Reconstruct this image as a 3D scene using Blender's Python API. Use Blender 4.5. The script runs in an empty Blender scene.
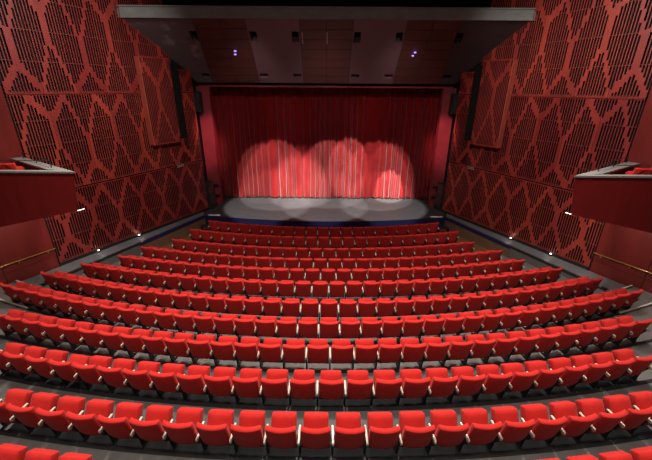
import bpy, bmesh, math, random
from mathutils import Vector, Matrix
random.seed(7)
PI = math.pi
S = bpy.context.scene
C = S.collection

# ---------------------------------------------------------------- helpers
def obj(name, bm, mat, parent=None, smooth=False, recalc=True):
    if recalc:
        bmesh.ops.recalc_face_normals(bm, faces=bm.faces[:])
    me = bpy.data.meshes.new(name)
    bm.to_mesh(me); bm.free()
    if smooth:
        for p in me.polygons: p.use_smooth = True
    o = bpy.data.objects.new(name, me)
    C.objects.link(o)
    if mat is not None: me.materials.append(mat)
    if parent is not None: o.parent = parent
    return o

def tag(o, label, cat, group=None):
    o['label'] = label; o['category'] = cat
    if group: o['group'] = group
    return o

def thing(name, label, cat, loc=(0, 0, 0), rz=0, group=None):
    o = bpy.data.objects.new(name, None); C.objects.link(o)
    o.empty_display_size = .2
    o.location = loc; o.rotation_euler = (0, 0, rz)
    return tag(o, label, cat, group)

def struct(name, bm, mat, parent=None, **k):
    o = obj(name, bm, mat, parent, **k)
    if parent is None: o['kind'] = 'structure'
    return o

def hexa(bm, p):
    """eight corners: bottom four then top four, same winding"""
    v = [bm.verts.new(q) for q in p]
    for f in ((0, 1, 2, 3), (4, 5, 6, 7), (0, 1, 5, 4), (1, 2, 6, 5), (2, 3, 7, 6), (3, 0, 4, 7)):
        bm.faces.new([v[i] for i in f])

def box(bm, x0, x1, y0, y1, z0, z1, M=None):
    p = [Vector(q) for q in ((x0, y0, z0), (x1, y0, z0), (x1, y1, z0), (x0, y1, z0),
                             (x0, y0, z1), (x1, y0, z1), (x1, y1, z1), (x0, y1, z1))]
    if M is not None: p = [M @ q for q in p]
    hexa(bm, p)

def prism(bm, pts, z0, z1):
    """polygon in plan (x, y), extruded in z; z0 / z1 are numbers or per-point lists"""
    n = len(pts)
    a = z0 if isinstance(z0, (list, tuple)) else [z0] * n
    b = z1 if isinstance(z1, (list, tuple)) else [z1] * n
    lo = [bm.verts.new((p[0], p[1], a[i])) for i, p in enumerate(pts)]
    hi = [bm.verts.new((p[0], p[1], b[i])) for i, p in enumerate(pts)]
    bm.faces.new(lo); bm.faces.new(hi)
    for i in range(n):
        j = (i + 1) % n
        bm.faces.new([lo[i], lo[j], hi[j], hi[i]])

def profile_x(bm, pts, x0, x1):
    """polygon in (y, z), extruded in x"""
    a = [bm.verts.new((x0, p[0], p[1])) for p in pts]
    b = [bm.verts.new((x1, p[0], p[1])) for p in pts]
    bm.faces.new(a); bm.faces.new(b)
    n = len(pts)
    for i in range(n):
        j = (i + 1) % n
        bm.faces.new([a[i], a[j], b[j], b[i]])

def tube(bm, pts, r, seg=8):
    pts = [Vector(p) for p in pts]
    rings = []
    for i, p in enumerate(pts):
        d = (pts[min(i + 1, len(pts) - 1)] - pts[max(i - 1, 0)]).normalized()
        u = d.cross(Vector((0, 0, 1)))
        if u.length < 1e-3: u = Vector((1, 0, 0))
        u.normalize(); w = d.cross(u)
        rings.append([bm.verts.new(p + r * (math.cos(2 * PI * k / seg) * u + math.sin(2 * PI * k / seg) * w)) for k in range(seg)])
    for A, B in zip(rings, rings[1:]):
        for k in range(seg):
            bm.faces.new([A[k], A[(k + 1) % seg], B[(k + 1) % seg], B[k]])
    bm.faces.new(rings[0]); bm.faces.new(rings[-1])

def cyl(bm, c, r, h, seg=16, M=None):
    a = []; b = []
    for k in range(seg):
        t = 2 * PI * k / seg
        p = Vector((c[0] + r * math.cos(t), c[1] + r * math.sin(t), c[2]))
        q = p + Vector((0, 0, h))
        if M is not None: p = M @ p; q = M @ q
        a.append(bm.verts.new(p)); b.append(bm.verts.new(q))
    bm.faces.new(a); bm.faces.new(b)
    for k in range(seg):
        j = (k + 1) % seg
        bm.faces.new([a[k], a[j], b[j], b[k]])

def bevel(bm, w, seg=2):
    bmesh.ops.bevel(bm, geom=bm.edges[:], offset=w, segments=seg, affect='EDGES', profile=.6)
    return bm

# ---------------------------------------------------------------- materials
def mat(name, col, rough=.6, metal=0, noise=None, bump=0, bscale=60, spec=.5, sheen=0, emit=None, stretch=(1, 1, 1), coat=0):
    m = bpy.data.materials.new(name); m.use_nodes = True
    nt = m.node_tree; b = nt.nodes['Principled BSDF']
    b.inputs['Base Color'].default_value = (*col, 1)
    b.inputs['Roughness'].default_value = rough
    b.inputs['Metallic'].default_value = metal
    b.inputs['Specular IOR Level'].default_value = spec
    b.inputs['Sheen Weight'].default_value = sheen
    b.inputs['Coat Weight'].default_value = coat
    if noise or bump:
        tc = nt.nodes.new('ShaderNodeTexCoord'); mp = nt.nodes.new('ShaderNodeMapping')
        mp.inputs['Scale'].default_value = stretch
        nt.links.new(tc.outputs['Object'], mp.inputs['Vector'])
    if noise:
        sc, c2, lo, hi = noise
        n = nt.nodes.new('ShaderNodeTexNoise'); n.inputs['Scale'].default_value = sc; n.inputs['Detail'].default_value = 5
        r = nt.nodes.new('ShaderNodeValToRGB')
        r.color_ramp.elements[0].position = lo; r.color_ramp.elements[0].color = (*col, 1)
        r.color_ramp.elements[1].position = hi; r.color_ramp.elements[1].color = (*c2, 1)
        nt.links.new(mp.outputs['Vector'], n.inputs['Vector'])
        nt.links.new(n.outputs['Fac'], r.inputs['Fac']); nt.links.new(r.outputs['Color'], b.inputs['Base Color'])
    if bump:
        n2 = nt.nodes.new('ShaderNodeTexNoise'); n2.inputs['Scale'].default_value = bscale; n2.inputs['Detail'].default_value = 3
        bp = nt.nodes.new('ShaderNodeBump'); bp.inputs['Strength'].default_value = bump; bp.inputs['Distance'].default_value = .01
        nt.links.new(mp.outputs['Vector'], n2.inputs['Vector'])
        nt.links.new(n2.outputs['Fac'], bp.inputs['Height']); nt.links.new(bp.outputs['Normal'], b.inputs['Normal'])
    if emit:
        b.inputs['Emission Color'].default_value = (*emit[0], 1); b.inputs['Emission Strength'].default_value = emit[1]
    return m

FABRIC = mat('seat_fabric', (.46, .019, .015), .9, bump=.25, bscale=90, spec=.12, sheen=.05, noise=(7, (.40, .016, .013), .35, .7))
ARM = mat('pale_wood', (.60, .50, .41), .3, noise=(30, (.5, .40, .31), .3, .7), stretch=(4, 1, 1))
STEEL = mat('black_steel', (.012, .012, .013), .5)
PLATE = mat('plate_metal', (.6, .6, .58), .4, metal=.3)
WOOD = mat('stained_red_slats', (.28, .034, .026), .42, noise=(2.2, (.20, .025, .020), .3, .7), stretch=(1.5, 1.5, .5))
WOODB = mat('stained_orange_slats', (.33, .046, .028), .42, noise=(2.2, (.24, .03, .022), .3, .7), stretch=(1.5, 1.5, .5))
WOODC = mat('stained_dark_slats', (.23, .024, .020), .42, noise=(2.2, (.17, .018, .016), .3, .7), stretch=(1.5, 1.5, .5))
SIDE = mat('lit_edge_wood', (.38, .075, .045), .45, noise=(3, (.30, .055, .035), .3, .7))  # slat wood lightened to paint in the light on the panel's side face
BATTEN = mat('batten_wood', (.10, .04, .022), .6)
CHERRY = mat('cherry_panel', (.17, .020, .016), .33, noise=(2.0, (.105, .013, .011), .3, .75), stretch=(1, 1, .25), spec=.4)
BOXWOOD = mat('box_veneer', (.17, .011, .010), .38, noise=(1.6, (.13, .008, .008), .3, .75), stretch=(3, 3, .3), spec=.4)
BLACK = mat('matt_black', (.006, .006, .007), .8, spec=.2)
BLACKG = mat('dark_grille', (.018, .018, .021), .6)
FLOOR = mat('grey_floor', (.115, .102, .096), .55, noise=(3, (.088, .08, .076), .35, .7), bump=.05, bscale=40)
NOSE = mat('black_nosing', (.008, .008, .009), .5)
ALU = mat('pale_nosing', (.55, .50, .40), .4)
PIT = mat('brown_boards', (.17, .075, .03), .5, noise=(4, (.11, .05, .022), .3, .7), stretch=(.4, 4, 1))
AISLE = mat('aisle_grey', (.13, .13, .135), .5, noise=(2.5, (.10, .10, .105), .35, .7))
NAVY = mat('navy_paint', (.010, .011, .055), .5)
TAN = mat('tan_board', (.17, .095, .055), .5, noise=(3, (.13, .07, .04), .3, .7))
STAGE = mat('stage_floor', (.047, .048, .052), .6, noise=(3, (.039, .040, .044), .35, .7))
CURT = mat('curtain_velvet', (.36, .012, .015), .8, sheen=.25, spec=.2)
GOLD = mat('gold_fringe', (.34, .19, .06), .7)
JAMB = mat('jamb_red', (.22, .020, .028), .55, noise=(1.5, (.16, .015, .022), .3, .7))
LEDGE = mat('ledge_grey', (.20, .20, .19), .4)
FASC = mat('fascia_grey', (.21, .235, .225), .5, noise=(5, (.16, .178, .172), .3, .7), stretch=(.4, 1, 1))
GREYBAY = mat('grey_bay', (.15, .115, .125), .6)
GREYSCUFF = mat('scuffed_grey_bay', (.10, .097, .105), .6, noise=(1.6, (.20, .20, .205), .56, .68))
WOODBAY = mat('bay_boards', (.095, .036, .024), .5, noise=(2.5, (.07, .027, .018), .3, .7), stretch=(.5, 2, 2))
BRASS = mat('brass_rail', (.55, .32, .10), .35, metal=.6)
GLOW = mat('small_lamp', (1, .9, .75), .4, emit=((1, .88, .7), 6))
VIOLET = mat('violet_indicator', (.3, .2, .8), .4, emit=((.42, .28, 1), 1.6))
WHITE = mat('white_strip', (.75, .75, .72), .5)
SIGN = mat('pale_sign', (.42, .30, .26), .5)

# ---------------------------------------------------------------- camera
cam = bpy.data.cameras.new('camera'); co = bpy.data.objects.new('camera', cam); C.objects.link(co)
cam.sensor_width = 36; cam.lens = 344 / 652 * 36
pitch = math.radians(22.4); roll = .0077; yaw = -.0007
co.location = (.06, 0, 6.95)
fw = Vector((math.cos(pitch) * math.sin(yaw), math.cos(pitch) * math.cos(yaw), -math.sin(pitch)))
rt = Vector((math.cos(yaw), -math.sin(yaw), 0)); up = rt.cross(fw)
r2 = math.cos(roll) * rt + math.sin(roll) * up; u2 = -math.sin(roll) * rt + math.cos(roll) * up
R = Matrix((r2, u2, -fw)).transposed()
co.rotation_euler = R.to_euler()
cam.clip_start = .05; cam.clip_end = 200
S.camera = co

# ---------------------------------------------------------------- rows of seats
#        D (back top on the axis), arc radius, floor z, gap phase, seat indices
ROWS = [
    (15.00, 21.0, .00,  .200, -11, 10),
    (13.85, 24.0, .00,  .237, -12, 11),
    (12.62, 26.5, .03, -.080, -12, 12),
    (11.53, 28.5, .10,  .124, -14, 13),
    (10.41, 30.5, .26, -.130, -14, 14),
    ( 9.32, 30.7, .40,  .155, -16, 15),
    ( 8.07, 27.5, .54, -.115, -17, 17),
    ( 6.98, 27.7, .69, -.115, -18, 18),
    ( 5.92, 32.0, .86,  .173, -16, 15),
    ( 4.82, 33.0, 1.00, -.091, -13, 13),
    ( 3.73, 36.3, 1.13,  .191, -11, 11),
    ( 2.69, 35.5, 1.27, -.130, None, None),
]
PITCH = .54
PITCHES = [.555, .555, .553, .551, .55, .55, .545, .54, .54, .547, .553, .54]

def arc(D, Rr, a):
    t = a / Rr
    return Rr * math.sin(t), D + Rr * (1 - math.cos(t)), t

def cushion(w, h, t, n=10, curve=0, taper=0, sq=.10, dome=0, rim=.6):
    """an upholstered pad: x across, y thickness, z height, rounded corners, puffed faces and a boxed rim"""
    bm = bmesh.new()
    g = [-1 + 2 * i / (n - 2) for i in range(n - 1)]
    g = [-1, -.965] + [v * .9 for v in g[1:-1]] + [.965, 1]
    n = len(g) - 1
    front, back = {}, {}
    for i, u in enumerate(g):
        for j, v in enumerate(g):
            k = 1 - taper * (1 - v) / 2
            x = w / 2 * u * k * (1 - sq * abs(v) ** 9)
            z = h / 2 * v * (1 - sq * .9 * abs(u) ** 9) + dome * (1 - u * u) * (1 + v) / 2
            e = max(abs(u), abs(v))
            y = t / 2 * (rim + (1 - rim) * (1 - e ** 5) ** .5)
            c = curve * u * u
            front[i, j] = bm.verts.new((x, y + c, z)); back[i, j] = bm.verts.new((x, -y + c, z))
    for G in (front, back):
        for i in range(n):
            for j in range(n):
                bm.faces.new([G[i, j], G[i + 1, j], G[i + 1, j + 1], G[i, j + 1]])
    loop = [(i, 0) for i in range(n)] + [(n, j) for j in range(n)] + [(i, n) for i in range(n, 0, -1)] + [(0, j) for j in range(n, 0, -1)]
    for a, b in zip(loop, loop[1:] + loop[:1]):
        bm.faces.new([front[a], front[b], back[b], back[a]])
    return bm

def moved(bm, M):
    bm.transform(M); return bm

def arm_bm(x):
    bm = bmesh.new()
    pr = [(.055, .495), (.045, .55), (.06, .568), (.37, .578), (.388, .565), (.38, .548), (.13, .528), (.095, .495)]
    profile_x(bm, pr, x - .0165, x + .0165)
    return bevel(bm, .005, 1)

def leg_bm(x):
    bm = bmesh.new()
    pr = [(.12, 0), (.46, 0), (.46, .03), (.35, .05), (.29, .30), (.36, .52), (.36, .55), (.10, .53), (.11, .46), (.19, .30), (.23, .05), (.12, .03)]
    profile_x(bm, pr, x - .016, x + .016)
    return bm

def make_seat():
    t = thing('theatre_seat', 'x', 'seat')
    b = moved(cushion(.485, .545, .095, curve=.045, taper=.03, sq=.03, rim=.8),
              Matrix.Translation((0, .10, .60)) @ Matrix.Rotation(math.radians(13), 4, 'X'))
    obj('backrest', b, FABRIC, t, smooth=True)
    p = moved(cushion(.42, .40, .19, sq=.04, rim=.7), Matrix.Translation((0, .41, .51)) @ Matrix.Rotation(math.radians(-33), 4, 'X'))
    obj('seat_cushion', p, FABRIC, t, smooth=True)
    obj('armrest', arm_bm(-PITCH / 2), ARM, t)
    obj('support_leg', leg_bm(-PITCH / 2), STEEL, t)
    h = bmesh.new(); box(h, -.242, .242, .20, .30, .26, .34); box(h, -.22, .22, .22, .27, .34, .42)
    obj('seat_beam', h, STEEL, t)
    return t

proto = make_seat()
e_arm = arm_bm(PITCH / 2); e_leg = leg_bm(PITCH / 2)
end_arm = obj('armrest', e_arm, ARM, proto); end_leg = obj('support_leg', e_leg, STEEL, proto)
plate_bm = bmesh.new(); box(plate_bm, -.045, .045, .150, .165, .285, .345)
plate = obj('number_plate', plate_bm, PLATE, proto); plate['label'] = 'small pale metal number plate'
base_parts = [c for c in proto.children if c not in (end_arm, end_leg, plate)]
first_used = [False]

def seat(loc, rz, label, group, end=False, plated=False, tip=0):
    r = proto.copy(); C.objects.link(r)
    r.location = loc; r.rotation_euler = (0, 0, rz)
    r['label'] = label; r['category'] = 'seat'; r['group'] = group
    for ch in base_parts + ([end_arm, end_leg] if end else []) + ([plate] if plated else []):
        c = ch.copy(); C.objects.link(c); c.parent = r
        if tip and ch.name.startswith('seat_cushion'):
            c.matrix_local = (Matrix.Translation((0, .2, .40)) @ Matrix.Rotation(math.radians(tip), 4, 'X') @ Matrix.Translation((0, -.2, -.40)))
    return r

ONES = ['', 'first', 'second', 'third', 'fourth', 'fifth', 'sixth', 'seventh', 'eighth', 'ninth', 'tenth', 'eleventh', 'twelfth',
        'thirteenth', 'fourteenth', 'fifteenth', 'sixteenth', 'seventeenth', 'eighteenth', 'nineteenth']
def ordw(n):
    if n < 20: return ONES[n]
    if n == 20: return 'twentieth'
    if n == 30: return 'thirtieth'
    return ('twenty-' if n < 30 else 'thirty-') + ONES[n % 10]

ROWNAME = ['front row by the stage', 'second row from the stage', 'third row from the stage', 'fourth row from the stage',
           'fifth row from the stage', 'sixth row from the stage', 'seventh row from the stage', 'eighth row from the stage',
           'ninth row from the stage', 'tenth row from the stage', 'nearest complete row to the camera']
for k, (D, Rr, z, ph, j0, j1) in enumerate(ROWS):
    if j0 is None: continue
    for n, j in enumerate(range(j0, j1)):
        x, y, t = arc(D, Rr, ph + PITCHES[k] * (j + .5))
        lab = 'red theatre seat, %s from left in the %s' % (ordw(n + 1), ROWNAME[k])
        tip = 0
        if k == 9 and n == 3:
            tip = -14; lab += ', cushion lowered'
        elif k > 4:
            tip = random.uniform(-2.5, 2.5)
        seat((x, y, z), t, lab, 'theatre seats in the ' + ROWNAME[k], end=(j == j1 - 1), plated=(k == 9), tip=tip)
D, Rr, z, ph = ROWS[11][:4]
for side, js in (('left', range(-9, -6)), ('right', range(6, 10))):
    for n, j in enumerate(js):
        x, y, t = arc(D, Rr, ph + PITCH * (j + .5))
        seat((x, y, z), t, 'red theatre seat cut off at bottom %s corner, %s from left there' % (side, ordw(n + 1)),
             'theatre seats cut off in the bottom corners', end=(j == js[-1]))
# ---------------------------------------------------------------- balcony boxes get their seats (same model)
BOXZ = 3.99
for sgn, nm in ((-1, 'left'), (1, 'right')):
    for q, (bx, by, wd) in enumerate(((9.28, 9.86, ''), (9.92, 10.02, ''))):
        seat((sgn * bx, by, BOXZ), sgn * -.25, 'red seat inside the %s balcony box, %s' % (nm, 'nearest the box corner' if q == 0 else 'nearer the side wall'),
             'seats in the balcony boxes', end=True)
for ch in list(proto.children): bpy.data.objects.remove(ch)
bpy.data.objects.remove(proto)

# ---------------------------------------------------------------- floor tiers
FRONT = (6.70, 17.95); DIRV = Vector((3.37, -6.37, 0)).normalized(); NRM = Vector((-6.37, -3.37, 0)).normalized()  # right-hand wall: along, into the room
def wall_x(y): return 6.70 + (17.95 - y) * 3.37 / 6.37
def para_x(y): return 6.42 + (17.25 - y) * 2.92 / 6.25          # parapet line
def tier_poly(D0, R0, D1, R1, lim, extra0=.12, extra1=.12, n=40):
    """between the arc behind the row in front (far) and the arc behind this row (near)"""
    far = []; near = []
    for i in range(n + 1):
        f = -1 + 2 * i / n
        a = 12.5 * f
        for L, Dk, Rk, ex in ((far, D0, R0, extra0), (near, D1, R1, extra1)):
            x = a
            y = Dk + ex + Rk - math.sqrt(Rk * Rk - x * x)
            L.append((x, y))
    return far, near

def tier(name, far, near, z0, z1, m, lim):
    def cut(L):
        out = []
        for x, y in L:
            if abs(x) <= lim(y): out.append((x, y))
        # exact ends
        def endp(sg):
            best = None
            for i in range(len(L) - 1):
                (xa, ya), (xb, yb) = L[i], L[i + 1]
                fa = abs(xa) - lim(ya); fb = abs(xb) - lim(yb)
                if (fa > 0) != (fb > 0) and (xa + xb) * sg > 0:
                    s = fa / (fa - fb); best = (xa + (xb - xa) * s, ya + (yb - ya) * s)
            return best
        l = endp(-1); r = endp(1)
        if l: out.insert(0, l)
        if r: out.append(r)
        return out
    f = cut(far); nn = cut(near)
    bm = bmesh.new()
    prism(bm, nn + f[::-1], z0, z1)
    return struct(name, bm, m), f, nn

def lim_front(y): return para_x(y) - .05
def lim_rear(y): return wall_x(y) - .03
prev = (16.4, 18.5)
for k, (D, Rr, z, ph, j0, j1) in enumerate(ROWS):
    lim = lim_front if k < 7 else lim_rear
    if k == 0: far, _ = tier_poly(16.33, 27, D, Rr, lim)
    else: far, _ = tier_poly(prev[0], prev[1], D, Rr, lim)
    _, near = tier_poly(D, Rr, D, Rr, lim, extra1=(.06 if k < 11 else -3.2))
    m = PIT if k < 3 else FLOOR
    o, f, nn = tier('floor', far, near, -.3, z, m, lim)
    bm = bmesh.new()                                           # thin black strip on the floor under the seats
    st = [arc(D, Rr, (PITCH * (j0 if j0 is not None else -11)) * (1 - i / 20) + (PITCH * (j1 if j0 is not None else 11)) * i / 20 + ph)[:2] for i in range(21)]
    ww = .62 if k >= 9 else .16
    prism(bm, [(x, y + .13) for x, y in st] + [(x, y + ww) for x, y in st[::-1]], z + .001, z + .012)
    obj('under_seat_strip', bm, BLACK, o)
    if k >= 4:                                                 # dark nosing along the step edge
        bm = bmesh.new()
        inner = [(x, y - .09) for x, y in f]
        prism(bm, inner + f[::-1], z - .05, z + .006)
        obj('step_nosing', bm, NOSE, o)
    if k in (7, 8):                                            # pale nosing strips on the aisle steps
        for sg in (-1, 1):
            pts = [(x, y) for x, y in f if x * sg > (8.85 if k == 7 else 8.6)]
            bm = bmesh.new()
            prism(bm, [(x, y - .05) for x, y in pts] + [(x, y + .005) for x, y in pts[::-1]], z + .004, z + .03)
            obj('aisle_nosing', bm, ALU, o)['label'] = 'pale aisle step nosing'
    prev = (D, Rr)

# ---------------------------------------------------------------- stage
bm = bmesh.new()
front = []
for i in range(33):
    x = -6.40 + 12.8 * i / 32
    front.append((x, 16.56 + 27 - math.sqrt(27 * 27 - x * x)))
prism(bm, front + [(6.62, 18.1), (8.4, 18.2), (8.4, 22.5), (-8.4, 22.5), (-8.4, 18.2), (-6.62, 18.1)], -.3, .6)
stage = struct('floor', bm, STAGE)
bm = bmesh.new()
prism(bm, [(x, y - .05) for x, y in front] + [(x, y - .002) for x, y in front[::-1]], -.3, .615)
obj('stage_front_board', bm, NAVY, stage)['label'] = 'navy blue front board of the stage'

# side walkways at stage level, with parapets
for sg in (-1, 1):
    bm = bmesh.new()
    y0, y1 = 17.9, 9.6
    prism(bm, [(sg * para_x(17.2), 17.2), (sg * (wall_x(17.95) - .02), 17.95), (sg * (wall_x(9.2) - .02), 9.2), (sg * para_x(9.4), 9.4)], -.3, .6)
    wk = struct('floor', bm, AISLE)
    ya, yb = 17.2, 13.6
    bm = bmesh.new()
    prism(bm, [(sg * (para_x(ya) - .05), ya), (sg * (para_x(yb) - .05), yb), (sg * (para_x(yb) + .08), yb), (sg * (para_x(ya) + .08), ya)], .50, .65)
    obj('parapet_rim', bm, NAVY, wk)['label'] = 'navy blue parapet rim'
    bm = bmesh.new()
    prism(bm, [(sg * (para_x(ya) - .045), ya), (sg * (para_x(yb) - .045), yb), (sg * (para_x(yb) + .05), yb), (sg * (para_x(ya) + .05), ya)], -.3, .50)
    obj('parapet_board', bm, TAN, wk)
    bm = bmesh.new()
    yc = 10.2
    prism(bm, [(sg * (para_x(yb) - .05), yb), (sg * (para_x(yc) - .05), yc), (sg * (para_x(yc) + .10), yc), (sg * (para_x(yb) + .10), yb)], -.3, .64)
    obj('parapet_rear', bm, FLOOR, wk)
    bm = bmesh.new()
    prism(bm, [(sg * (para_x(yb) - .06), yb), (sg * (para_x(yc) - .06), yc), (sg * (para_x(yc) + .04), yc), (sg * (para_x(yb) + .04), yb)], .58, .655)
    obj('parapet_edge', bm, STEEL, wk)

# black steps between front row and walkway, white edge strip above
for sg, nm in ((-1, 'left'), (1, 'right')):
    t = thing('stage_steps', 'low black wooden steps at the %s end of the front row' % nm, 'steps', (sg * 6.08, 16.35, 0), 0, 'steps up to the stage')
    for q, (y0, y1, h) in enumerate(((-.40, -.12, .20), (-.12, .16, .40))):
        bm = bmesh.new(); box(bm, -.28, .24, y0, y1, h - .05, h); obj('tread', bm, STEEL, t)
    bm = bmesh.new()
    for x in (-.27, .22): box(bm, x, x + .03, -.38, .16, 0, .15); box(bm, x, x + .03, -.11, .16, .15, .35)
    obj('side_board', bm, BLACK, t)
    bm = bmesh.new(); box(bm, sg * 5.95 - .32, sg * 5.95 + .32, 17.28, 17.42, .6, .625)
    tag(obj('edge_strip', bm, WHITE), 'white edge strip on the dark stage floor at the %s corner' % nm, 'floor strip', 'white strips on the stage corners')

# ---------------------------------------------------------------- curtain
bm = bmesh.new()
NX, NZ = 900, 12
VZ = [0, .004] + [.1 * k for k in range(1, 10)] + [.996, 1]
xs = [-6.75 + 13.5 * i / NX for i in range(NX + 1)]
def fold(x):
    w = x + .22 * math.sin(1.1 * x) + .09 * math.sin(3.1 * x + 1)
    a = math.sin(2 * PI * w / .34)
    b = math.sin(2 * PI * w / .19 + 1.7 * math.sin(.7 * x))
    return .095 * a + .06 * b * (.6 + .4 * math.sin(1.7 * x)) + .05 * math.sin(2 * PI * x / 2.3)
cols = []
for i, x in enumerate(xs):
    col = []
    for j in range(NZ + 1):
        v = VZ[j]
        z = .63 + (7.5 - .63) * v
        col.append(bm.verts.new((x + .02 * math.sin(3 * z + 5 * x) * (1 - v), 20.62 + fold(x) * (1.1 - .35 * v), z)))
    cols.append(col)
for a, b in zip(cols, cols[1:]):
    for j in range(NZ): bm.faces.new([a[j], b[j], b[j + 1], a[j + 1]])
bmesh.ops.solidify(bm, geom=bm.faces[:], thickness=.012)
cur = obj('stage_curtain', bm, CURT, smooth=True)
tag(cur, 'closed dark red pleated stage curtain lit by spotlights', 'curtain')
bm = bmesh.new()
lo = [bm.verts.new((x, 20.59 + fold(x) * 1.1, .605)) for x in xs[::2]]
hi = [bm.verts.new((x, 20.59 + fold(x) * 1.1, .685)) for x in xs[::2]]
for i in range(len(lo) - 1): bm.faces.new([lo[i], lo[i + 1], hi[i + 1], hi[i]])
bmesh.ops.solidify(bm, geom=bm.faces[:], thickness=.02)
obj('gold_fringe', bm, GOLD, cur, smooth=True)['label'] = 'gold fringe along the hem'

# proscenium: dark back wall, header, jambs
bm = bmesh.new(); box(bm, -9, 9, 21.6, 21.8, 0, 12); struct('wall_stage', bm, BLACK)
bm = bmesh.new(); box(bm, -9, 9, 19.35, 19.75, 7.0, 12)
hd = struct('wall_proscenium', bm, BLACK)
bm = bmesh.new(); box(bm, -6.6, 6.6, 19.29, 19.35, 6.98, 7.08); obj('header_lip', bm, JAMB, hd)
for sg in (-1, 1):
    bm = bmesh.new(); box(bm, sg * 6.43 - .33, sg * 6.43 + .33, 19.3, 19.7, .6, 7.0)
    j = struct('trim_1' if sg < 0 else 'trim_2', bm, JAMB)
    bm = bmesh.new(); box(bm, min(sg * 6.76, sg * 9), max(sg * 6.76, sg * 9), 19.45, 19.65, .6, 7.0); obj('black_return', bm, BLACK, hd)
    bm = bmesh.new()
    for zz in (1.15, 1.75): box(bm, sg * 6.35 - .22, sg * 6.35 + .22, 19.1, 19.3, zz, zz + .06)
    obj('bracket', bm, STEEL, j)
for sg, nm in ((-1, 'left'), (1, 'right')):
    # hung loudspeaker
    t = thing('hung_loudspeaker', 'black loudspeaker hung high beside the %s edge of the stage opening' % nm, 'loudspeaker', (sg * 6.72, 19.0, 5.75), sg * .2, 'hung loudspeakers')
    bm = bmesh.new(); prism(bm, [(-.24, .2), (-.30, -.22), (.30, -.22), (.24, .2)], 0, 1.0); bevel(bm, .015, 1); obj('cabinet', bm, STEEL, t)
    bm = bmesh.new(); box(bm, -.26, .26, -.235, -.221, .05, .95); obj('grille', bm, BLACKG, t)
    bm = bmesh.new(); tube(bm, [(-.2, 0, 1.0), (-.2, 0, 1.25)], .012); obj('hanger', bm, STEEL, t); bm = bmesh.new(); tube(bm, [(.2, 0, 1.0), (.2, 0, 1.25)], .012); obj('hanger', bm, STEEL, t)
    # floor stack
    for q, (z0, z1, w) in enumerate(((.602, 1.42, .29), (1.422, 2.12, .27))):
        t = thing('stage_loudspeaker', 'black floor loudspeaker at the %s stage edge, %s of two' % (nm, ('lower', 'upper')[q]), 'loudspeaker', (sg * 6.62, 18.62, z0), sg * .25, 'stacked loudspeakers at the stage sides')
        bm = bmesh.new(); box(bm, -w, w, -.25, .28, 0, z1 - z0); bevel(bm, .012, 1); obj('cabinet', bm, STEEL, t)
        bm = bmesh.new(); box(bm, -w + .03, w - .03, -.262, -.251, .04, z1 - z0 - .04); obj('grille', bm, BLACKG, t)

# ---------------------------------------------------------------- side walls of slotted timber
P0 = -.3; LEN = 7.5; NP = 7; PW = LEN / NP; NC = 12; CW = PW / NC
SLOT = .062
TIERS = [(.74, 3.37), (3.42, 6.70), (6.735, 11.4)]
def frame(sg):
    """matrix: local x along the wall from the stage, y into the room, z up"""
    d = Vector((sg * DIRV.x, DIRV.y, 0)); n = Vector((sg * NRM.x, NRM.y, 0))
    M = Matrix(((d.x, n.x, 0, sg * FRONT[0]), (d.y, n.y, 0, FRONT[1]), (0, 0, 1, 0), (0, 0, 0, 1)))
    return M
rnd = random.Random(3)
COFF = {}
def solid_spans(s, tier, z0, z1, key):
    """solid stretches of the slot column at s: arms of the large X pattern"""
    res = []
    a = (s - P0) / PW + (.5 if tier == 1 else 0)
    i = math.floor(a); du = abs(a - i - .5)                    # 0 at an X centre, .5 where arms meet
    zt = min(z1, z0 + 3.35)
    mid = (z0 + zt) / 2 + ((.42 if (i + tier) % 2 else -.42) if tier else (.18 if i % 2 else -.18))
    for top in (False, True):
        reach = (zt - mid) if top else (mid - z0)
        stem = .40 if tier else .22
        c = stem + (reach - stem) * du * 2
        c += COFF.setdefault((key, tier, round(s, 3), top), rnd.uniform(-.07, .07))
        lo, hi = (c - .22, c + .15)
        if du < .10: lo = min(lo, 0)
        if du > .44: hi += .5
        if top: res.append((mid + lo, mid + hi))
        else: res.append((mid - hi, mid - lo))
    if z1 > zt + .2:                                           # the tall top tier carries the next X too
        res.append((zt + .25 + 2.0 * (.5 - du) - .3, zt + .25 + 2.0 * (.5 - du) + .3))
    return [(max(z0, a), min(z1, b)) for a, b in res if min(z1, b) - max(z0, a) > .02]

def merge(sp):
    sp = sorted(sp); out = []
    for a, b in sp:
        if out and a <= out[-1][1] + .01: out[-1] = (out[-1][0], max(out[-1][1], b))
        else: out.append((a, b))
    return out

def slat_panel(M, s0, ncol, tier, z0, z1, key, y0=.028, y1=.045, cw=CW, gap=None):
    bm = bmesh.new()
    for k in range(ncol):
        a = s0 + k * cw; b = a + cw
        mid = (a + b) / 2
        if gap and gap[0] < mid < gap[1]:
            pieces = [(z0, gap[2]), (gap[3], z1)]
        else: pieces = [(z0, z1)]
        for za, zb in pieces:
            if zb - za < .05: continue
            w = (cw - SLOT * cw / CW) / 2
            e0 = .004 if k == 0 else 0; e1 = .004 if k == ncol - 1 else 0
            box(bm, a + e0, a + w, y0, y1, za, zb, M)
            box(bm, b - w, b - e1, y0, y1, za, zb, M)
            sp = merge(solid_spans(mid, tier, z0, z1, key) + [(z0, z0 + .025), (z1 - .025, z1)])
            for p, q in sp:
                p = max(p, za); q = min(q, zb)
                if q - p > .02: box(bm, a + w, b - w, y0, y1 - .003, p, q, M)
    return bm

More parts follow.
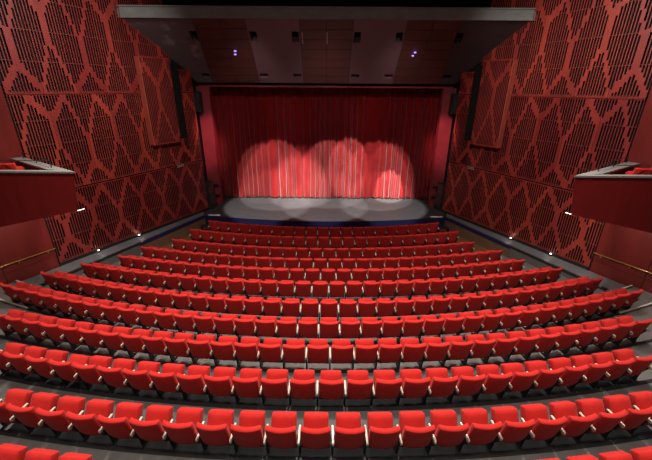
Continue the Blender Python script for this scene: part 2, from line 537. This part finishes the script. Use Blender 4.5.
WM = [WOOD, WOODB, WOODC, WOOD]
for sg, nm in ((-1, 'left'), (1, 'right')):
    M = frame(sg)
    bm = bmesh.new(); box(bm, P0, P0 + LEN, -.40, -.10, 0, 11.6, M)
    wall = struct('wall_' + nm, bm, BLACK)
    GAP = (.45, .98, 4.62, 7.95)
    for ti, (z0, z1) in enumerate(TIERS):
        for p in range(NP):
            if p == 0 and ti == 2: z1p = 7.7
            else: z1p = z1
            bm = slat_panel(M, P0 + p * PW, NC, ti, z0, z1p, sg, gap=GAP)
            obj('slotted_panel', bm, WM[(p * 2 + ti + (sg > 0)) % 4], wall)
        bm = bmesh.new()
        nb = int((z1 - z0) / .82)
        for q in range(nb + 1):
            zz = z0 + .05 + (z1 - z0 - .1) * q / nb
            for sa, sb in ((P0, .45), (.98, P0 + LEN)):
                box(bm, sa, sb, -.03, .0, zz - .010, zz + .010, M)
        obj('batten', bm, BATTEN, wall)
    # thin ledge on the upper seam
    bm = bmesh.new(); box(bm, 2.55, P0 + LEN, .0, .07, 6.70, 6.73, M); obj('seam_ledge', bm, WOODC, wall)
    bm = bmesh.new(); box(bm, P0, P0 + LEN, -.1, .02, .6, .74, M); obj('kick_board', bm, STEEL, wall)
    # projecting slotted leaf
    h = .27
    bm = slat_panel(M, 1.05, 18, 1, 4.55, 8.1, sg * 2, y0=h - .02, y1=h, cw=.08)
    t = tag(obj('projecting_panel', bm, WOOD), 'tall slotted timber panel standing out from the %s wall near the stage' % nm, 'wall panel', 'projecting timber panels')
    bm = bmesh.new(); box(bm, 1.05, 2.49, -.02, h - .11, 4.56, 8.09, M); obj('panel_core', bm, BLACK, t)
    bm = bmesh.new(); box(bm, 2.49, 2.53, -.02, h, 4.55, 8.1, M); obj('panel_side', bm, SIDE, t)
    bm = bmesh.new(); box(bm, 1.03, 2.53, -.02, h, 8.1, 8.13, M); box(bm, 1.03, 2.53, -.02, h, 4.52, 4.55, M); obj('panel_cap', bm, WOODC, t)
    # smooth rear wall beside the audience
    SM = P0 + LEN
    bm = bmesh.new(); box(bm, SM, SM + 6.5, -.40, -.10, 0, 11.6, M); obj('rear_core', bm, BLACK, wall)
    for q in range(4):
        for za, zb in ((.0, 1.02), (1.03, 3.2), (3.21, 7.1), (7.11, 11.4)):
            bm = bmesh.new(); box(bm, SM + q * 1.6 + .008, SM + (q + 1) * 1.6 - .008, -.10, -.06, za, zb, M)
            obj('veneer_panel', bm, CHERRY, wall)
    # handrail
    t = thing('handrail', 'brass handrail along the %s wall below the balcony box' % nm, 'handrail', group='wall handrails')
    bm = bmesh.new(); tube(bm, [M @ Vector((SM + .02, .05, 1.36)), M @ Vector((SM + 3.2, .05, 1.36))], .024); obj('rail', bm, BRASS, t, smooth=True)
    for s in (.25, 1.15, 2.05, 2.95):
        bm = bmesh.new(); tube(bm, [M @ Vector((SM + s, -.06, 1.27)), M @ Vector((SM + s, .05, 1.27)), M @ Vector((SM + s, .05, 1.345))], .012); obj('bracket', bm, BRASS, t)
    # small lamps at the foot of the wall
    for q, (s, zz) in enumerate(((3.95, .72), (5.78, .70))):
        t = thing('floor_lamp', 'small glowing foot lamp at the base of the %s wall, %s the stage' % (nm, ('nearer', 'further from')[q]), 'lamp', M @ Vector((s, .06, .602)), 0, 'foot lamps along the side walls')
        bm = bmesh.new(); box(bm, -.04, .04, -.04, .04, 0, .07); obj('lamp_body', bm, STEEL, t)
        bm = bmesh.new(); cyl(bm, (0, 0, .071), .03, .03, 12); obj('lens', bm, GLOW, t)
        L = bpy.data.lights.new('foot_light', 'POINT'); L.energy = .7; L.color = (1, .9, .75); L.shadow_soft_size = .05
        lo_ = bpy.data.objects.new('foot_light', L); C.objects.link(lo_); lo_.location = M @ Vector((s, .22, .80))
    t = thing('wall_lamp', 'small pale lamp on the %s slotted wall under the balcony box corner' % nm, 'lamp', M @ Vector((6.05, .05, 2.56)), 0, 'wall lamps by the balcony boxes')
    bm = bmesh.new(); Mr = M.to_3x3().to_4x4(); box(bm, -.13, .13, 0, .10, 0, .03, Mr); obj('housing', bm, STEEL, t)
    bm = bmesh.new(); box(bm, -.12, .12, .005, .095, -.015, 0, Mr); obj('diffuser', bm, GLOW, t)
    # dashed plate
    t = thing('wall_plate', 'small dark plate with pale dashes on the %s slotted wall near the stage' % nm, 'sign', M @ Vector((1.15, .05, 3.27)), 0, 'small plates on the slotted walls')
    bm = bmesh.new(); box(bm, -.24, .24, 0, .02, 0, .16, Mr); obj('plate', bm, STEEL, t)
    bm = bmesh.new()
    for r in range(2):
        for q in range(4): box(bm, -.20 + q * .105, -.12 + q * .105, .021, .026, .03 + .07 * r, .065 + .07 * r, Mr)
    obj('dash', bm, SIGN, t)

# ---------------------------------------------------------------- balcony boxes
for sg, nm in ((-1, 'left'), (1, 'right')):
    cx, cy = sg * 6.95, 9.40                                   # corner
    wx, wy = sg * 11.2, 9.40                                   # on the rear of the side wall
    ex, ey = sg * 10.05, 11.42                                 # by the slotted wall
    t = thing('balcony_box', 'dark red veneered balcony box with grey ledge on the %s wall' % nm, 'balcony', (cx, cy, 0), 0, 'balcony boxes')
    def q(x, y): return (x - cx, y - cy)
    zt = 4.72
    bm = bmesh.new(); ins = sg * .20
    a0 = q(cx + ins, cy); a1 = q(wx, wy); a2 = q(wx, wy + .1); a3 = q(cx + ins + sg * .05, cy + .1)
    b0 = q(cx, cy); b3 = q(cx + sg * .15, cy + .1)
    hexa(bm, [Vector((*a0, 3.62)), Vector((*a1, 2.72)), Vector((*a2, 2.72)), Vector((*a3, 3.62)), Vector((*b0, zt)), Vector((*a1, zt)), Vector((*a2, zt)), Vector((*b3, zt))])
    obj('rear_parapet', bm, BOXWOOD, t)
    d = Vector((ex - cx, ey - cy, 0)).normalized(); n = Vector((-d.y, d.x, 0)) * (1 if (Vector((-d.y, d.x, 0)).y < 0) else -1)
    bm = bmesh.new()
    f1 = q(ex, ey); f2 = q(ex + n.x * .1, ey + n.y * .1)
    hexa(bm, [Vector((*q(cx + ins, cy + .002), 3.62)), Vector((*f1, 2.95)), Vector((*f2, 2.95)), Vector((*q(cx + ins + n.x * .1 + d.x * .3, cy + n.y * .1 + d.y * .3), 3.62)),
              Vector((*q(cx, cy + .002), zt)), Vector((*f1, zt)), Vector((*f2, zt)), Vector((*q(cx + n.x * .1 + d.x * .3, cy + n.y * .1 + d.y * .3), zt))])
    obj('front_parapet', bm, BOXWOOD, t)
    bm = bmesh.new()
    prism(bm, [q(cx + sg * .28, cy + .09), q(ex, ey - .12), q(wx, wy + .09)], [3.60, 2.97, 2.74], [3.988, 3.988, 3.988])
    obj('box_floor', bm, BOXWOOD, t)
    bm = bmesh.new()
    prism(bm, [q(cx - sg * .05, cy - .03), q(wx, wy - .03), q(wx, wy + .14), q(cx + sg * .5, cy + .14)], zt, zt + .05)
    obj('rear_ledge', bm, LEDGE, t)
    bm = bmesh.new()
    prism(bm, [q(cx - sg * .05, cy - .03), q(ex, ey + .02), q(ex + n.x * .30, ey + n.y * .30), q(cx + n.x * .30 + d.x * .9, cy + n.y * .30 + d.y * .9), q(cx + sg * .5, cy + .14)], zt + .001, zt + .052)
    obj('front_ledge', bm, LEDGE, t)
    bm = bmesh.new()
    A = Vector((cx + sg * .95, cy + .46, zt + .05)) - Vector((cx, cy, 0)); B = Vector((ex - sg * .25, ey - .22, zt + .05)) - Vector((cx, cy, 0)); Cc = Vector((wx - sg * .3, wy + .35, zt + .05)) - Vector((cx, cy, 0))
    up_ = Vector((0, 0, .2))
    tube(bm, [A, A + up_], .013); tube(bm, [A + up_, B + up_], .011); tube(bm, [(A + B) / 2, (A + B) / 2 + up_], .012); tube(bm, [A + up_, Cc + up_], .011); tube(bm, [B, B + up_], .012)
    obj('guard_rail', bm, STEEL, t)

# ---------------------------------------------------------------- stage-front ceiling canopy
NY, NZc, FY, FZ = 15.5, 9.45, 18.9, 7.18
def und(x, t, d=0):
    y = NY + (FY - NY) * t; z = NZc + (FZ - NZc) * t
    n = Vector((0, -(NZc - FZ), -(FY - NY))).normalized()      # outward (down and toward the room)
    return Vector((x, y, z)) + n * d
bm = bmesh.new(); box(bm, -14, 14, -4, 23, 12.0, 12.2); struct('ceiling', bm, BLACK)
bm = bmesh.new()
hexa(bm, [und(-8.1, 0, -.28), und(8.1, 0, -.28), und(6.55, 1, -.28), und(-6.55, 1, -.28), Vector((-8.1, NY + .05, 9.8)), Vector((8.1, NY + .05, 9.8)), Vector((6.55, FY, 8.0)), Vector((-6.55, FY, 8.0))])
can = struct('ceiling', bm, BLACK)
bm = bmesh.new()
box(bm, -8.12, 8.12, NY - .06, NY + .02, NZc - .02, 9.80); box(bm, -8.12, 8.12, NY - .10, NY + .3, 9.80, 9.84)
obj('fascia', bm, FASC, can)['label'] = 'pale grey front fascia'
HN = (.167, .308); HF = (.823, .899)
def lerp(a, b, t): return a + (b - a) * t
def bay(x0n, x0f, x1n, x1f, holes, m, planks=False):
    """one strip of the underside from near to far; holes = list of (f0, f1, t0, t1) in bay coordinates"""
    us = sorted({0, 1} | {h[0] for h in holes} | {h[1] for h in holes}); ts = sorted({0, 1} | {h[2] for h in holes} | {h[3] for h in holes})
    bm = bmesh.new()
    def X(u, t): return lerp(lerp(x0n, x1n, u), lerp(x0f, x1f, u), t)
    if planks:
        tt = [0, .13, .27, .41, .56, .71, .86, 1]
        for a, b in zip(tt, tt[1:]):
            for u0, u1 in ((0, .5), (.5, 1)):
                p = [und(X(u, t), t, dd) for dd in (0, -.03) for u, t in ((u0 + .004, a + .006), (u1 - .004, a + .006), (u1 - .004, b), (u0 + .004, b))]
                hexa(bm, p)
        return obj('board_bay', bm, m, can)
    for ta, tb in zip(ts, ts[1:]):
        for ua, ub in zip(us, us[1:]):
            mid = ((ua + ub) / 2, (ta + tb) / 2)
            if any(h[0] < mid[0] < h[1] and h[2] < mid[1] < h[3] for h in holes):
                for (p, q_) in (((ua, ta), (ub, ta)), ((ub, ta), (ub, tb)), ((ub, tb), (ua, tb)), ((ua, tb), (ua, ta))):
                    bm.faces.new([bm.verts.new(und(X(*w), w[1], dd)) for w, dd in ((p, 0), (q_, 0), (q_, -.26), (p, -.26))])
                continue
            bm.faces.new([bm.verts.new(und(X(u, t), t)) for u, t in ((ua, ta), (ub, ta), (ub, tb), (ua, tb))])
    return obj('grey_panel_bay', bm, m, can, recalc=False)
def hs(u0, u1): return [(u0, u1, *HN), (u0, u1, *HF)]
bay(-8.08, -6.52, -5.25, -5.72, [(.87, .995, HN[0], HN[1]), (.60, .96, *HF)], GREYSCUFF)
bay(-5.25, -5.72, -3.18, -3.34, [], WOODBAY, True)
bay(-3.18, -3.34, -1.08, -1.14, [(.02, .16, *HN), (.84, .98, *HN), (.04, .22, *HF), (.78, .96, *HF)], GREYBAY)
bay(-1.08, -1.14, 1.08, 1.14, [], WOODBAY, True)
bay(1.08, 1.14, 3.18, 3.34, [(.02, .16, *HN), (.84, .98, *HN), (.04, .22, *HF), (.78, .96, *HF)], GREYBAY)
bay(3.18, 3.34, 5.25, 5.72, [], WOODBAY, True)
bay(5.25, 5.72, 8.08, 6.52, [(.005, .13, HN[0], HN[1]), (.04, .40, *HF)], mat('dark_grey_bay', (.05, .046, .048), .6))
for x0, nm in ((-4.05, 'left'), (3.85, 'right')):
    t = thing('indicator_lamp', 'tiny violet twin indicator on the %s board bay of the canopy' % nm, 'lamp', und(x0, .47, .01), 0, 'violet indicators on the canopy')
    for q_ in range(2):
        bm = bmesh.new(); c0 = Vector((.05 * q_, .02 - .17 * q_, .115 * q_)); box(bm, c0.x - .045, c0.x + .045, c0.y - .02, c0.y + .02, c0.z - .09, c0.z - .04); obj('led', bm, VIOLET, t)
# pale slot lights on the middle board bay
for q_, x0 in enumerate((-1.0, .03)):
    bm = bmesh.new(); hexa(bm, [und(x0 - .02, .17, .01), und(x0 + .02, .17, .01), und(x0 + .02, .33, .01), und(x0 - .02, .33, .01), und(x0 - .02, .17, 0), und(x0 + .02, .17, 0), und(x0 + .02, .33, 0), und(x0 - .02, .33, 0)])
    obj('metal_track', bm, SIGN, can)

# ---------------------------------------------------------------- light
def area(loc, tgt, power, size, col=(1, .93, .84), spread=PI):
    L = bpy.data.lights.new('house_light', 'AREA'); L.shape = 'DISK'; L.size = size; L.energy = power; L.color = col; L.spread = spread
    o = bpy.data.objects.new('house_light', L); C.objects.link(o); o.location = loc
    o.rotation_euler = (Vector(tgt) - Vector(loc)).to_track_quat('-Z', 'Y').to_euler()
def spot(loc, tgt, power, deg, blend=.1, col=(1, .95, .88), soft=.03):
    L = bpy.data.lights.new('spotlight', 'SPOT'); L.energy = power; L.spot_size = math.radians(deg); L.spot_blend = blend; L.color = col; L.shadow_soft_size = soft
    o = bpy.data.objects.new('spotlight', L); C.objects.link(o); o.location = loc
    o.rotation_euler = (Vector(tgt) - Vector(loc)).to_track_quat('-Z', 'Y').to_euler()

for y, ty, pw in ((-1.0, 2.0, 70), (3.0, 2.0, 125), (7.0, 4.5, 200), (10.5, 7.0, 255)):  # rearmost row is added as fill on the near seat backs
    for x in (-5.5, 0, 5.5):
        area((x, y, 11.6), (x, ty, 0), pw, .8, spread=math.radians(115 if y < 10 else 92))
# wall washers
for sg in (-1, 1):
    spot((sg * 3.5, 7.5, 11.2), (sg * 8.9, 13.4, 4.6), 2200, 75, .8, (1, .86, .78), .3)
    spot((sg * 4.0, 10.0, 11.8), (sg * 9.2, 13.4, 8.8), 1200, 80, .9, (1, .87, .79), .3)
    spot((sg * 8.6, 9.6, 2.9), (sg * 11.0, 10.4, 1.9), 140, 130, .9, (1, .85, .75), .1)
# added spots at the back of the hall that brighten the canopy
for x in (-6, -3, 0, 3, 6): spot((x * .8, .5, 10.6), (x, 16.3, 9.2), 260, 17, 1, (.95, 1, .97), .3)
# red wash on the jambs
for sg in (-1, 1):
    spot((sg * 3.0, 15.0, 8.2), (sg * 6.5, 19.3, 4.2), 2600, 24, .9, (1, .42, .46), .1)
for x in (-4.2, 0, 4.2): spot((x * .6, 13.5, 9.0), (x * 1.05, 20.6, 5.2), 440, 52, .9, (1, .62, .66), .3)  # added pink wash that lifts the upper curtain
# curtain spots from the front-of-house bridge, down onto the curtain and the stage floor
def cspot(x, down, half, power, blend=.12, col=(1, .93, .86), sx=None):
    s = Vector((x * .92 if sx is None else sx, 12.8, 11.0))
    tg = Vector((x, 20.6, 11.0 - 7.8 * math.tan(math.radians(down))))
    spot(s, tg, power, 2 * half, blend, col, .02)
cspot(-2.9, 52.0, 10.9, 8000)
cspot(.25, 51.0, 10.0, 9000)
cspot(3.05, 51.8, 10.7, 8000)
cspot(-3.75, 49.7, 8.0, 5000)
cspot(3.8, 49.6, 7.8, 5000)
cspot(-1.6, 50.2, 8.2, 4000, .3)
for x in (-3.4, 0, 3.4): cspot(x, 59.5, 12.3, 9000, .25)
cspot(-1.6, 52.8, 9.0, 17000, .4)
cspot(1.35, 46.8, 6.2, 11000, .12)
cspot(3.9, 52.0, 4.2, 32000, .12)

W = bpy.data.worlds.new('world'); S.world = W; W.use_nodes = True
W.node_tree.nodes['Background'].inputs[0].default_value = (.5, .46, .45, 1)
W.node_tree.nodes['Background'].inputs[1].default_value = .04
S.view_settings.view_transform = 'Standard'; S.view_settings.look = 'None'
S.view_settings.use_curve_mapping = False
S.view_settings.exposure = 0; S.view_settings.gamma = 1
